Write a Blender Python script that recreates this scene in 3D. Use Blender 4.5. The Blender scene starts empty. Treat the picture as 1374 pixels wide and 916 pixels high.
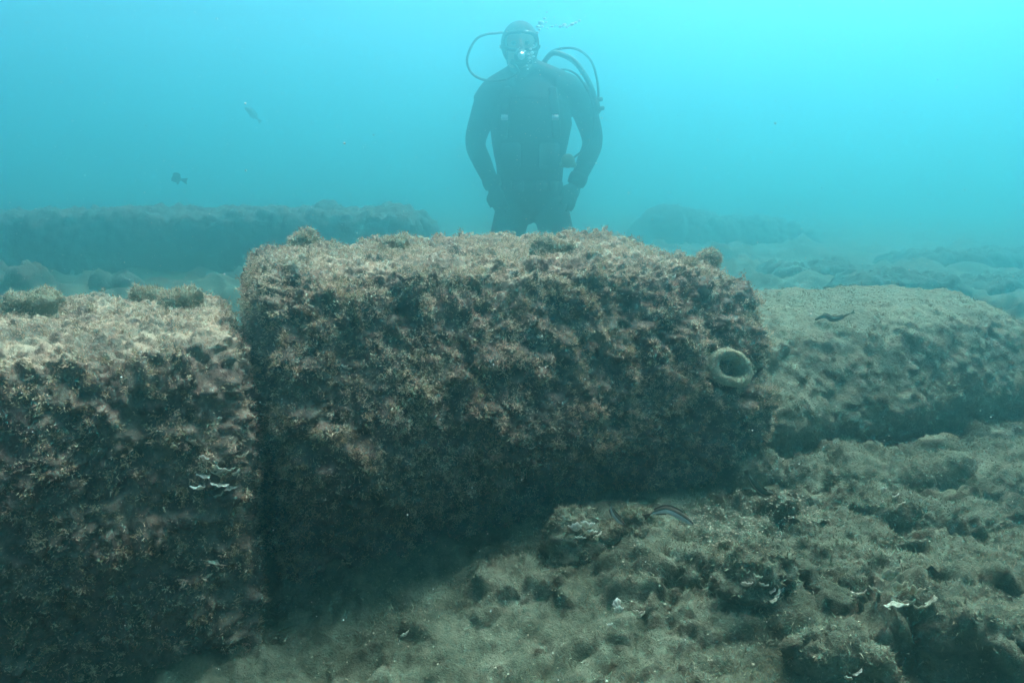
import bpy, bmesh, math, random
import numpy as np
from mathutils import Vector, Matrix, Euler

random.seed(7)
RNG = np.random.default_rng(11)
SC = bpy.context.scene
COL = SC.collection
R = math.radians

# ------------------------------------------------------------------ camera
K = 0.42                                      # the row of blocks is laid out at 1 unit = 0.42 m
KK = K / 0.70                                 # near things were first measured at 0.7 m per unit
CAM_H, PITCH, FPX = 0.91 * K, 11.5, 1000.0    # metres, degrees, focal length in photo pixels
cam_data = bpy.data.cameras.new('camera')
cam = bpy.data.objects.new('camera', cam_data)
COL.objects.link(cam)
cam.location = (0, 0, CAM_H)
cam.rotation_euler = (R(90 - PITCH), 0, 0)
cam_data.sensor_width = 36
cam_data.lens = 36 * FPX / 1374
cam_data.clip_start = 0.02
cam_data.clip_end = 400
SC.camera = cam

# ------------------------------------------------------------------ sky, sun, exposure
TO_SUN = Vector((0.24, 0.40, 1.0)).normalized()
world = bpy.data.worlds.new('World')
SC.world = world
world.use_nodes = True
wn, wl = world.node_tree.nodes, world.node_tree.links
sky = wn.new('ShaderNodeTexSky')
sky.sky_type = 'NISHITA'
sky.sun_disc = False
sky.sun_elevation = math.asin(TO_SUN.z)
sky.sun_rotation = math.atan2(TO_SUN.x, TO_SUN.y)
bg = wn['Background']
SKY = 0.06
bg.inputs[1].default_value = SKY
wl.new(sky.outputs[0], bg.inputs[0])
sun_data = bpy.data.lights.new('sun', 'SUN')
sun_data.energy = 5.0
SUN_ANGLE = 40
sun_data.angle = R(SUN_ANGLE)
sun_data.color = (1.0, 0.96, 0.89)
sun = bpy.data.objects.new('sun', sun_data)
COL.objects.link(sun)
sun.rotation_euler = TO_SUN.to_track_quat('Z', 'Y').to_euler()
sun.location = (3, 4, 12)
vs = SC.view_settings
vs.view_transform = 'Standard'
vs.look = 'None'
vs.exposure = 1.72
vs.gamma = 1.0
vs.use_curve_mapping = False
cy = SC.cycles
cy.max_bounces = 10
cy.diffuse_bounces = 3
cy.glossy_bounces = 3
cy.transmission_bounces = 4
cy.transparent_max_bounces = 8
cy.volume_bounces = 4
cy.use_denoising = True
cy.sample_clamp_indirect = 6.0

HAZE_DENSITY = 0.335
HAZE_COLOR = (0.32, 0.825, 0.88, 1)
HAZE_ANISO = 0.91
HAZE_TOP = 2.6

# ------------------------------------------------------------------ helpers
_c, _s = math.cos(R(PITCH)), math.sin(R(PITCH))
def ray(px, py):
    a, b = (px - 687) / FPX, (458 - py) / FPX
    return Vector((a, _c + b * _s, -_s + b * _c))
def at_y(px, py, Y):                 # the point at distance Y seen at a photo pixel
    d = ray(px, py); t = Y / d.y
    return Vector((d.x * t, Y, CAM_H + d.z * t))
def at_n(px, py, Y): return at_y(px, py, Y * KK)
def at_z(px, py, z=0.0):             # the point at height z seen at a photo pixel
    d = ray(px, py); t = (z - CAM_H) / d.z
    return Vector((d.x * t, d.y * t, z))

def _hash(xi, yi, zi, seed):
    h = (xi.astype(np.uint32) * np.uint32(374761393) + yi.astype(np.uint32) * np.uint32(668265263)
         + zi.astype(np.uint32) * np.uint32(2246822519) + np.uint32((seed * 3266489917) & 0xffffffff))
    h = (h ^ (h >> np.uint32(13))) * np.uint32(1274126177)
    h = (h ^ (h >> np.uint32(15))) * np.uint32(2246822519)
    return h ^ (h >> np.uint32(16))

def perlin(P, seed=0):
    P = np.asarray(P, np.float32)
    i = np.floor(P).astype(np.int64)
    f = P - i
    u = f * f * f * (f * (f * 6 - 15) + 10)
    out = np.zeros(len(P), np.float32)
    for dx in (0, 1):
        wx = u[:, 0] if dx else 1 - u[:, 0]
        for dy in (0, 1):
            wy = u[:, 1] if dy else 1 - u[:, 1]
            for dz in (0, 1):
                wz = u[:, 2] if dz else 1 - u[:, 2]
                h = _hash(i[:, 0] + dx, i[:, 1] + dy, i[:, 2] + dz, seed)
                gx = (h & np.uint32(1023)).astype(np.float32) / 511.5 - 1
                gy = ((h >> np.uint32(10)) & np.uint32(1023)).astype(np.float32) / 511.5 - 1
                gz = ((h >> np.uint32(20)) & np.uint32(1023)).astype(np.float32) / 511.5 - 1
                out += wx * wy * wz * (gx * (f[:, 0] - dx) + gy * (f[:, 1] - dy) + gz * (f[:, 2] - dz))
    return out * 1.5

def fbm(P, oct=4, seed=0, gain=0.5):
    a, s, out = 1.0, 1.0, 0
    for k in range(oct):
        out = out + a * perlin(P * s + 17.3 * k, seed + k)
        a *= gain; s *= 2.03
    return out

def worley(P, seed=0):
    P = np.asarray(P, np.float32)
    i = np.floor(P).astype(np.int64)
    f = P - i
    best = np.full(len(P), 9.0, np.float32)
    cell = np.zeros(len(P), np.float32)
    for dx in (-1, 0, 1):
        for dy in (-1, 0, 1):
            for dz in (-1, 0, 1):
                h = _hash(i[:, 0] + dx, i[:, 1] + dy, i[:, 2] + dz, seed)
                jx = (h & np.uint32(1023)).astype(np.float32) / 1023
                jy = ((h >> np.uint32(10)) & np.uint32(1023)).astype(np.float32) / 1023
                jz = ((h >> np.uint32(20)) & np.uint32(1023)).astype(np.float32) / 1023
                d = (dx + jx - f[:, 0]) ** 2 + (dy + jy - f[:, 1]) ** 2 + (dz + jz - f[:, 2]) ** 2
                m = d < best
                best = np.where(m, d, best)
                cell = np.where(m, ((h * np.uint32(2654435761)) >> np.uint32(16)).astype(np.float32) / 65535, cell)
    return np.sqrt(best), cell

def lumps(P, seed=0, size=0.72, warp=0.55):
    """cauliflower knobs: rounded humps of uneven height, one per cell"""
    W = np.stack([perlin(P * 1.7, seed + 31), perlin(P * 1.7 + 5, seed + 32), perlin(P * 1.7 + 9, seed + 33)], 1)
    d, c = worley(P + W * warp, seed)
    return (0.25 + 0.75 * c) * np.clip(1 - (d / size) ** 2, 0, 1) ** 0.65

def mesh_np(name, V, F, mat, parent=None, smooth=True, tint=None, mat_idx=None):
    """V (n,3); F a list of index arrays, each (m,k) with k corners"""
    me = bpy.data.meshes.new(name)
    V = np.ascontiguousarray(V, np.float32)
    if not isinstance(F, list): F = [F]
    loops = np.concatenate([f.reshape(-1) for f in F]).astype(np.int32)
    tot = np.concatenate([np.full(len(f), f.shape[1]) for f in F]).astype(np.int32)
    start = np.concatenate([[0], np.cumsum(tot)[:-1]]).astype(np.int32)
    me.vertices.add(len(V)); me.vertices.foreach_set('co', V.reshape(-1))
    me.loops.add(len(loops)); me.loops.foreach_set('vertex_index', loops)
    me.polygons.add(len(tot)); me.polygons.foreach_set('loop_start', start)
    me.polygons.foreach_set('use_smooth', np.full(len(tot), smooth))
    if mat_idx is not None: me.polygons.foreach_set('material_index', np.asarray(mat_idx, np.int32))
    me.update(calc_edges=True)
    if tint is not None:
        a = me.attributes.new('tint', 'FLOAT_COLOR', 'POINT')
        a.data.foreach_set('color', np.ascontiguousarray(np.concatenate([tint, np.ones((len(tint), 1))], 1), np.float32).reshape(-1))
    for m in (mat if isinstance(mat, (list, tuple)) else [mat]): me.materials.append(m)
    o = bpy.data.objects.new(name, me)
    COL.objects.link(o)
    if parent is not None: o.parent = parent
    return o

def mesh_bm(name, bm, mat, parent=None, smooth=True):
    me = bpy.data.meshes.new(name)
    bm.to_mesh(me); bm.free()
    me.polygons.foreach_set('use_smooth', np.full(len(me.polygons), smooth))
    for m in (mat if isinstance(mat, (list, tuple)) else [mat]): me.materials.append(m)
    o = bpy.data.objects.new(name, me)
    COL.objects.link(o)
    if parent is not None: o.parent = parent
    return o

def normals_of(o):
    n = np.empty(len(o.data.vertices) * 3, np.float32)
    o.data.vertices.foreach_get('normal', n)
    return n.reshape(-1, 3)

def tag(o, label=None, cat=None, group=None, kind=None):
    if label: o['label'] = label
    if cat: o['category'] = cat
    if group: o['group'] = group
    if kind: o['kind'] = kind
    return o

def thing(name, label, cat, loc, rotz=0.0, group=None):
    o = bpy.data.objects.new(name, None)
    o.empty_display_size = 0.1
    COL.objects.link(o)
    o.location = loc; o.rotation_euler = (0, 0, rotz)
    return tag(o, label, cat, group)

# ------------------------------------------------------------------ materials
def new_mat(name, rough=0.95, spec=0.15):
    m = bpy.data.materials.new(name)
    m.use_nodes = True
    p = m.node_tree.nodes['Principled BSDF']
    p.inputs['Roughness'].default_value = rough
    p.inputs['Specular IOR Level'].default_value = spec
    return m, m.node_tree.nodes, m.node_tree.links, p

def ramp(n, stops):
    r = n.new('ShaderNodeValToRGB')
    e = r.color_ramp.elements
    while len(e) < len(stops): e.new(0.5)
    for k, (t, c) in enumerate(stops):
        e[k].position = t; e[k].color = (*c, 1)
    return r

def crust_mat(name, stops, patch, scale=14.0, bump=0.6, fine=160.0, silt=None):
    """mottled crust: patches of colour at two scales plus fine grain relief"""
    m, n, l, p = new_mat(name)
    tc = n.new('ShaderNodeTexCoord')
    n1 = n.new('ShaderNodeTexNoise'); n1.inputs['Scale'].default_value = scale; n1.inputs['Detail'].default_value = 6; n1.inputs['Roughness'].default_value = 0.7
    n2 = n.new('ShaderNodeTexNoise'); n2.inputs['Scale'].default_value = scale * 0.27; n2.inputs['Detail'].default_value = 3
    n3 = n.new('ShaderNodeTexNoise'); n3.inputs['Scale'].default_value = fine; n3.inputs['Detail'].default_value = 4; n3.inputs['Roughness'].default_value = 0.75
    for q in (n1, n2, n3): l.new(tc.outputs['Object'], q.inputs['Vector'])
    r1 = ramp(n, stops); l.new(n1.outputs['Fac'], r1.inputs[0])
    r2 = ramp(n, [(0.47, (0, 0, 0)), (0.62, (1, 1, 1))]); l.new(n2.outputs['Fac'], r2.inputs[0])
    mx = n.new('ShaderNodeMix'); mx.data_type = 'RGBA'
    sc = n.new('ShaderNodeMath'); sc.operation = 'MULTIPLY'; sc.inputs[1].default_value = 0.65
    l.new(r2.outputs[0], sc.inputs[0]); l.new(sc.outputs[0], mx.inputs['Factor'])
    l.new(r1.outputs[0], mx.inputs[6]); mx.inputs[7].default_value = (*patch, 1)
    gr = ramp(n, [(0.3, (0.72, 0.72, 0.72)), (0.7, (1.28, 1.27, 1.25))]); l.new(n3.outputs['Fac'], gr.inputs[0])
    mu = n.new('ShaderNodeMix'); mu.data_type = 'RGBA'; mu.blend_type = 'MULTIPLY'; mu.inputs['Factor'].default_value = 1
    src = mx.outputs[2]
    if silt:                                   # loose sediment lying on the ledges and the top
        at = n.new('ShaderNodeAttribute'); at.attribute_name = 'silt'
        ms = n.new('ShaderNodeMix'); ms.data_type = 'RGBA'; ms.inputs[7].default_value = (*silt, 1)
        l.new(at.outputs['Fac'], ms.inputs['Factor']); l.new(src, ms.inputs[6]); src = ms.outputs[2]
    l.new(src, mu.inputs[6]); l.new(gr.outputs[0], mu.inputs[7])
    l.new(mu.outputs[2], p.inputs['Base Color'])
    b = n.new('ShaderNodeBump'); b.inputs['Strength'].default_value = bump; b.inputs['Distance'].default_value = 0.006
    l.new(n3.outputs['Fac'], b.inputs['Height'])
    b2 = n.new('ShaderNodeBump'); b2.inputs['Strength'].default_value = 0.7; b2.inputs['Distance'].default_value = 0.35 / scale
    l.new(n1.outputs['Fac'], b2.inputs['Height']); l.new(b2.outputs[0], b.inputs['Normal']); l.new(b.outputs[0], p.inputs['Normal'])
    return m

def turf_mat(name, trans=0.35):
    m, n, l, p = new_mat(name, 0.9, 0.1)
    a = n.new('ShaderNodeAttribute'); a.attribute_name = 'tint'
    l.new(a.outputs['Color'], p.inputs['Base Color'])
    t = n.new('ShaderNodeBsdfTranslucent'); l.new(a.outputs['Color'], t.inputs['Color'])
    mx = n.new('ShaderNodeMixShader'); mx.inputs[0].default_value = trans
    l.new(p.outputs[0], mx.inputs[1]); l.new(t.outputs[0], mx.inputs[2])
    l.new(mx.outputs[0], n['Material Output'].inputs['Surface'])
    return m

def plain_mat(name, col, rough=0.6, spec=0.3, metal=0.0, var=0.25, scale=30.0):
    m, n, l, p = new_mat(name, rough, spec)
    p.inputs['Metallic'].default_value = metal
    tc = n.new('ShaderNodeTexCoord')
    q = n.new('ShaderNodeTexNoise'); q.inputs['Scale'].default_value = scale; q.inputs['Detail'].default_value = 4
    l.new(tc.outputs['Object'], q.inputs['Vector'])
    r = ramp(n, [(0.3, tuple(c * (1 - var) for c in col)), (0.7, tuple(min(1, c * (1 + var)) for c in col))])
    l.new(q.outputs['Fac'], r.inputs[0]); l.new(r.outputs[0], p.inputs['Base Color'])
    return m

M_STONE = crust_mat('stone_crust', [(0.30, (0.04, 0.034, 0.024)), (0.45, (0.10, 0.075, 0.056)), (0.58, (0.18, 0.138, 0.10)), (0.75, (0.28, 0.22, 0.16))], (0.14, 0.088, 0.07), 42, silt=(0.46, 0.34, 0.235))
M_ROCK = crust_mat('silted_rock', [(0.30, (0.10, 0.092, 0.06)), (0.5, (0.18, 0.165, 0.11)), (0.7, (0.25, 0.228, 0.155))], (0.14, 0.125, 0.083), 26, 0.8, 240)
M_SILTED_BLOCK = crust_mat('silted_stone', [(0.30, (0.09, 0.084, 0.054)), (0.5, (0.165, 0.155, 0.102)), (0.7, (0.24, 0.225, 0.155))], (0.13, 0.118, 0.08), 36, 0.8, 240)
M_SEABED = crust_mat('seabed_silt', [(0.30, (0.046, 0.042, 0.024)), (0.45, (0.11, 0.106, 0.068)), (0.56, (0.17, 0.165, 0.11)), (0.75, (0.25, 0.243, 0.172))], (0.06, 0.055, 0.032), 30, 1.0, 300)
M_DARK = crust_mat('dark_weed_crust', [(0.30, (0.03, 0.03, 0.02)), (0.5, (0.07, 0.062, 0.045)), (0.7, (0.12, 0.105, 0.075))], (0.05, 0.042, 0.03), 9, 1.0, 45)
M_TURF = turf_mat('turf_algae')
M_SPONGE = crust_mat('sponge_skin', [(0.3, (0.36, 0.325, 0.22)), (0.7, (0.46, 0.42, 0.295))], (0.32, 0.29, 0.195), 30, 0.4, 260)
M_NEOPRENE = plain_mat('black_neoprene', (0.012, 0.013, 0.015), 0.75, 0.25, 0, 0.35, 20)
M_NYLON = plain_mat('charcoal_nylon', (0.022, 0.023, 0.026), 0.8, 0.2, 0, 0.3, 60)
M_RUBBER = plain_mat('black_rubber', (0.014, 0.014, 0.015), 0.5, 0.4, 0, 0.3, 40)
M_SKIN = plain_mat('skin', (0.33, 0.19, 0.13), 0.55, 0.35, 0, 0.12, 25)
M_GLOVE = plain_mat('grey_glove', (0.035, 0.036, 0.038), 0.8, 0.2, 0, 0.3, 40)
M_METAL = plain_mat('brushed_metal', (0.55, 0.56, 0.57), 0.3, 0.5, 1.0, 0.12, 50)
M_YELLOW = plain_mat('yellow_plastic', (0.20, 0.17, 0.04), 0.45, 0.4, 0, 0.15, 30)
M_EYE = plain_mat('eye', (0.02, 0.02, 0.02), 0.15, 0.6, 0, 0.1, 30)
M_PADINA = turf_mat('peacock_algae_blade', 0.4)
M_SHELL = plain_mat('shell_grit', (0.30, 0.28, 0.20), 0.7, 0.25, 0, 0.35, 220)
M_SNOW = plain_mat('drifting_fleck', (0.7, 0.7, 0.66), 0.8, 0.2, 0, 0.1, 90)

def glass_mat(name, rough=0.03, ior=1.12):
    m, n, l, p = new_mat(name, rough, 0.5)
    p.inputs['Transmission Weight'].default_value = 1.0
    p.inputs['IOR'].default_value = ior
    p.inputs['Base Color'].default_value = (0.95, 0.98, 1, 1)
    return m
M_LENS = glass_mat('mask_glass')
M_BUBBLE, _n, _l, _p = new_mat('air_bubble_skin', 0.12, 1.0)
_p.inputs['Metallic'].default_value = 0.0
_p.inputs['Base Color'].default_value = (0.97, 0.98, 1, 1)

# ------------------------------------------------------------------ seabed
ROW = R(22.5)                          # direction in which the row of blocks runs
U = np.array([math.cos(ROW), math.sin(ROW)]); N = np.array([-math.sin(ROW), math.cos(ROW)])
def smooth01(x, a, b):
    t = np.clip((x - a) / (b - a), 0, 1); return t * t * (3 - 2 * t)

def front_dist(x, y):                 # distance behind (+) or before (-) the front line of the blocks
    return (x + 0.57) * N[0] + (y - 1.68) * N[1]
def ground_low(x, y):
    """the broad form of the sea floor (block units)"""
    s = front_dist(x, y)
    back = smooth01(s, 0.9, 2.2)
    z = -0.38 * smooth01(-np.hypot((x - 0.25) / 2.8, (y - 9.6) / 3.2), -1.0, -0.4)      # the hollow in which the diver kneels
    z = z + 0.07 * smooth01(x, 0.75, 2.0) * smooth01(-s, -0.35, 0.35) * smooth01(-y, -3.4, -2.4)
    z = z - 0.14 * smooth01(-x, -0.35, 0.75) * smooth01(-np.abs(s + 0.15), -0.85, -0.15)  # scour along the foot of the near block
    return z - 0.20 * smooth01(s, 1.0, 3.2)

def ground_rel(P):
    x, y = P[:, 0], P[:, 1]
    Q = np.stack([x, y, np.zeros_like(x)], 1)
    far = smooth01(y, 4.0, 7.0)
    s = front_dist(x, y)
    rub = 0.75 + 0.65 * smooth01(x + 0.35 * y, 0.75, 1.7) * smooth01(-s, -0.3, 0.15) + 0.5 * smooth01(s, 0.6, 1.4)
    z = 0.07 * fbm(Q * 1.3, 3, 3) * (1 + 1.2 * far)
    big = lumps(Q * np.array([3.3, 4.4, 1]) + 3.7, 8, 0.85, 0.5) * smooth01(fbm(Q * 1.1 + 7, 2, 5), -0.45, 0.2)
    mid = lumps(Q * 8.0 + 1.3, 9, 0.8, 0.6) * smooth01(perlin(Q * 2.6, 12), -0.55, 0.1)
    sml = lumps(Q * 20.0, 10, 0.78, 0.5) * smooth01(perlin(Q * 4.3, 14), -0.45, 0.25)
    damp = 1 - 0.72 * smooth01(s, -0.42, -0.12) * smooth01(-s, -1.0, -0.7)      # swept hollow along the foot of the blocks
    big, mid = big * damp, mid * (0.4 + 0.6 * damp)
    z = z - 0.055 + 0.15 * rub * big + 0.062 * (0.4 + 0.6 * rub) * mid + 0.040 * sml + 0.012 * lumps(Q * 46, 11, 0.75) * smooth01(perlin(Q * 6, 16), -0.4, 0.3) + 0.014 * fbm(Q * 24, 4, 15)
    lean = 0.085 * rub * big + 0.045 * rub * mid + 0.012 * sml
    return z, lean
def ground_fine(P): return ground_rel(P)[0]

def axis(lo, f0, f1, hi, step, grow, grow_lo):
    mid = list(np.arange(f0, f1, step))
    a, s = [], step
    p = f0
    while p > lo:
        s *= grow_lo; p -= s; a.append(p)
    b, s = [], step
    p = mid[-1]
    while p < hi:
        s *= grow; p += s; b.append(p)
    return np.array(a[::-1] + mid + b)
gx = axis(-90, -0.95, 2.1, 90, 0.0098, 1.034, 1.034)
gy = axis(-20, 0.80, 2.75, 100, 0.0098, 1.017, 1.10)
X, Y = np.meshgrid(gx, gy)
P0 = np.stack([X.ravel(), Y.ravel(), np.zeros(X.size)], 1)
Z, lean_ = ground_rel(P0)
P0[:, 2] = Z + ground_low(P0[:, 0], P0[:, 1])
P0[:, 0] -= 0.45 * lean_; P0[:, 1] -= lean_      # ledges hang over a little
P0 *= K
nx, ny = len(gx), len(gy)
ii = (np.arange(ny - 1)[:, None] * nx + np.arange(nx - 1)[None, :]).ravel()
seabed = mesh_np('seabed', P0, np.stack([ii, ii + 1, ii + nx + 1, ii + nx], 1), M_SEABED)
tag(seabed, 'silty olive brown sea floor of sand and crusted rubble', 'seabed', kind='structure')
def ground_z(x, y):
    p = np.array([[x / K, y / K, 0.0]])
    return K * float(ground_low(p[:, 0], p[:, 1])[0] + ground_fine(p)[0])

# ------------------------------------------------------------------ turf filaments
PAL_TURF = np.array([[0.42, 0.28, 0.19], [0.50, 0.36, 0.245], [0.28, 0.205, 0.115], [0.55, 0.42, 0.295], [0.35, 0.21, 0.155], [0.23, 0.19, 0.09]])
PAL_SILT = np.array([[0.22, 0.206, 0.13], [0.15, 0.139, 0.083], [0.27, 0.252, 0.17], [0.10, 0.09, 0.052]])
def filaments(name, roots, nrm, length, width, pal, parent, spread=0.75, up=0.25, seed=1, label=None, colseed=0.0, silted=None):
    g = np.random.default_rng(seed)
    n = len(roots)
    d = nrm * 0.55 + g.normal(0, spread, (n, 3)); d[:, 2] += up * 0.6
    d /= np.linalg.norm(d, axis=1)[:, None] + 1e-9
    # keep each filament on the outer side of the crust it grows from
    s = (d * nrm).sum(1); d += nrm * np.clip(0.12 - s, 0, 2)[:, None]
    d /= np.linalg.norm(d, axis=1)[:, None] + 1e-9
    ln = length * g.uniform(0.45, 1.25, n)
    w = np.cross(d, nrm + g.normal(0, 0.28, (n, 3))); w /= np.linalg.norm(w, axis=1)[:, None] + 1e-9
    w *= (width * g.uniform(0.6, 1.3, n))[:, None]
    bend = g.normal(0, 0.30, (n, 3)) * ln[:, None]
    p2 = roots + d * ln[:, None] + bend
    base = roots - nrm * 0.001
    V = np.stack([base - w * 1.45, base + w * 1.45, p2], 1).reshape(-1, 3)
    k = np.arange(n) * 3
    F = np.stack([k, k + 1, k + 2], 1)
    c1 = 0.5 + 0.9 * perlin(roots * 5.0 + colseed, 71)
    c2 = 0.5 + 0.9 * perlin(roots * 23.0 + colseed, 72)
    idx = np.clip(((0.45 * c1 + 0.3 * c2 + 0.25 * g.random(n)) * len(pal)).astype(int), 0, len(pal) - 1)
    tint = pal[idx] * g.uniform(0.8, 1.2, (n, 1))
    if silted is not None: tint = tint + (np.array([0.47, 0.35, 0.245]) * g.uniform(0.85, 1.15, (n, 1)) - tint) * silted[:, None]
    o = mesh_np(name, V, F, M_TURF, parent, False, np.repeat(tint, 3, 0))
    o['kind'] = 'stuff'
    if label: o['label'] = label
    return o

# ------------------------------------------------------------------ the row of stone blocks
def rounded_box(L, D, H, r, res):
    """closed rounded box, x in +-L/2, y in +-D/2, z in 0..H, as one welded grid"""
    nu, nv, nw = [max(4, int(round(q / res))) for q in (L, D, H)]
    def grid(a, b): A, B = np.meshgrid(np.linspace(-1, 1, a + 1), np.linspace(-1, 1, b + 1)); return A.ravel(), B.ravel()
    Vs, Fs, off = [], [], 0
    for axis_, sgn in ((0, 1), (0, -1), (1, 1), (1, -1), (2, 1), (2, -1)):
        a, b = [(nv, nw), (nu, nw), (nu, nv)][axis_]
        A, B = grid(a, b); C = np.full_like(A, sgn)
        q = {0: (C, A, B), 1: (A, C, B), 2: (A, B, C)}[axis_]
        Vs.append(np.stack(q, 1))
        i = (np.arange(b)[:, None] * (a + 1) + np.arange(a)[None, :]).ravel() + off
        f = np.stack([i, i + 1, i + a + 2, i + a + 1], 1)
        flip = (axis_ in (0, 2) and sgn < 0) or (axis_ == 1 and sgn > 0)
        Fs.append(f[:, ::-1] if flip else f)
        off += len(A)
    V = np.concatenate(Vs); F = np.concatenate(Fs)
    key = np.round(V * 40000).astype(np.int64)
    key = key[:, 0] * 10 ** 12 + key[:, 1] * 10 ** 6 + key[:, 2]
    _, first, inv = np.unique(key, return_index=True, return_inverse=True)
    V = V[first]; F = inv.reshape(-1)[F]
    half = np.array([L, D, H]) / 2
    p = V * half
    inner = np.clip(p, -(half - r), half - r)
    d = p - inner
    dl = np.linalg.norm(d, axis=1)[:, None]
    nrm = np.where(dl > 1e-9, d / np.maximum(dl, 1e-9), 0)
    p = inner + nrm * r
    p[:, 2] += H / 2
    return p, F, nrm

def make_block(label, front_left, L, D, H, r, res, seed, nf, lump=1.0, lean=0.23, under=0.13, bury=0.20, top_rise=0.03, tufts=500, flen=0.0037, pal=PAL_TURF, fwid=0.00046, stone=None, droop=0.0):
    """front_left: world xy of the lower front left corner"""
    fl = np.array(front_left)
    c = fl + U * L / 2 + N * D / 2
    root = thing('stone_block', label, 'stone block', (c[0] * K, c[1] * K, 0), ROW)
    p, F, nrm = rounded_box(L, D, H + bury, r, res)
    p[:, 2] -= bury
    w = p[:, 2] / H
    front = smooth01(-p[:, 1], -D * 0.45, D * 0.5)
    p[:, 1] += front * (lean * np.clip((w - 0.32) / 0.68, 0, 1) ** 1.25 + under * (1 - 0.75 * smooth01(p[:, 0], 0, L / 2)) * np.clip((0.42 - w) / 0.42, 0, 1) ** 1.3)
    p[:, 2] += top_rise * smooth01(p[:, 1], -D / 2, D / 2) * np.clip(w, 0, 1)
    p[:, 2] -= droop * smooth01(p[:, 0], L / 2 - 0.32, L / 2) * np.clip(w, 0, 1)
    S = p + seed * 3.1
    # worn, uneven mass
    p = p + nrm * (0.035 * fbm(S * 2.2, 3, seed))[:, None]
    up = np.clip(nrm[:, 2], 0, 1)
    side = 1 - 0.72 * smooth01(up, 0.45, 0.95)
    patch = 0.40 + 0.8 * smooth01(perlin(S * 5.5, seed + 5) + 0.5 * perlin(S * 12, seed + 7), -0.4, 0.35)
    ends = 1 - 0.8 * smooth01(np.abs(nrm[:, 0]), 0.5, 0.95)
    h = 0.060 * lumps(S * np.array([13, 13, 14]), seed + 1) * side * patch * ends
    h += 0.045 * lumps(S * 25 + 2, seed + 2) * (0.22 + 0.78 * side) * ends * (0.4 + 0.8 * smooth01(perlin(S * 8, seed + 9), -0.4, 0.4))
    h += 0.024 * lumps(S * 52 + 4, seed + 3, 0.75) * (0.5 + 0.5 * side)
    h += 0.008 * lumps(S * 105 + 6, seed + 6, 0.75)
    h += 0.03 * np.clip(lumps(S * 8 + 9, seed + 8, 0.45) - 0.35, 0, 1) * (1 - side) * 2
    h += 0.007 * fbm(S * 75, 2, seed + 4)
    h *= lump
    dirn = nrm + np.array([0, 0, 0.10]) * side[:, None]
    p = p + dirn * h[:, None]
    p = p * K
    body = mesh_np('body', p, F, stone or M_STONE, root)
    n = normals_of(body)
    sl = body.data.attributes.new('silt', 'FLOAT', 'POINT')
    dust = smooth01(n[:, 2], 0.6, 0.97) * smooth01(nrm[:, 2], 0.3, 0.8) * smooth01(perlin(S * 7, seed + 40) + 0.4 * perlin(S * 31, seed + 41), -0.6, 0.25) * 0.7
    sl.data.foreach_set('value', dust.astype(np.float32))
    # turf filaments, densest on the knobs and on the silted top
    g = np.random.default_rng(seed + 50)
    vis = (n[:, 1] < 0.5) & (n[:, 2] > -0.75) | (n[:, 2] > 0.3)
    wt = vis * (0.12 + np.clip(h / 0.06, 0, 1.5) ** 1.3) * (1 - 0.35 * smooth01(n[:, 2], 0.6, 0.95)) * (0.5 + smooth01(perlin(S * 9, seed + 21), -0.5, 0.5))
    wt = wt / wt.sum()
    pick = g.choice(len(p), nf, p=wt)
    roots = p[pick] + g.normal(0, res * 0.3, (nf, 3))
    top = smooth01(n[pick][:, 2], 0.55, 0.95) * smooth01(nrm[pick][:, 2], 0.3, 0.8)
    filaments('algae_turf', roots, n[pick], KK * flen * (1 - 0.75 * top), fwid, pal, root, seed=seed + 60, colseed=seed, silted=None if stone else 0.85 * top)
    # bushier tufts that radiate from one holdfast
    pick = g.choice(len(p), tufts, p=wt)
    per = 22
    rr = np.repeat(p[pick] + n[pick] * 0.004, per, 0) + g.normal(0, 0.002, (tufts * per, 3))
    nn = np.repeat(n[pick], per, 0)
    sz = KK * np.repeat(g.uniform(0.003, 0.0068, tufts) * (1 - 0.5 * smooth01(n[pick][:, 2], 0.6, 0.95)), per)
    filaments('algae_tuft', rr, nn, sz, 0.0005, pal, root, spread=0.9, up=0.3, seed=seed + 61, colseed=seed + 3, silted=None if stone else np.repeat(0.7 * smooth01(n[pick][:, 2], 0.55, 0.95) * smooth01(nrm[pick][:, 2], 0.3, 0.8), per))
    return root, body

c_front = np.array([-0.55, 1.685])
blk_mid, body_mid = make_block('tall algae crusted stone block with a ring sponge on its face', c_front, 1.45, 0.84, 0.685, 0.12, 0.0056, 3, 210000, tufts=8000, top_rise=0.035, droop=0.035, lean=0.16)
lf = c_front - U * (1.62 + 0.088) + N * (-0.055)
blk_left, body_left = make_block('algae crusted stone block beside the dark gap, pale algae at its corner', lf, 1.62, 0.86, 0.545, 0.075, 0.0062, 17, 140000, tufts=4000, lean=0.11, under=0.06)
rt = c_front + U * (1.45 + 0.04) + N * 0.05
blk_right, body_right = make_block('low rounded silt covered stone block at the far end of the row', rt, 1.55, 0.95, 0.42, 0.12, 0.0085, 29, 60000, lump=0.5, lean=0.20, under=0.06, tufts=900, pal=PAL_SILT, stone=M_SILTED_BLOCK)


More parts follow.
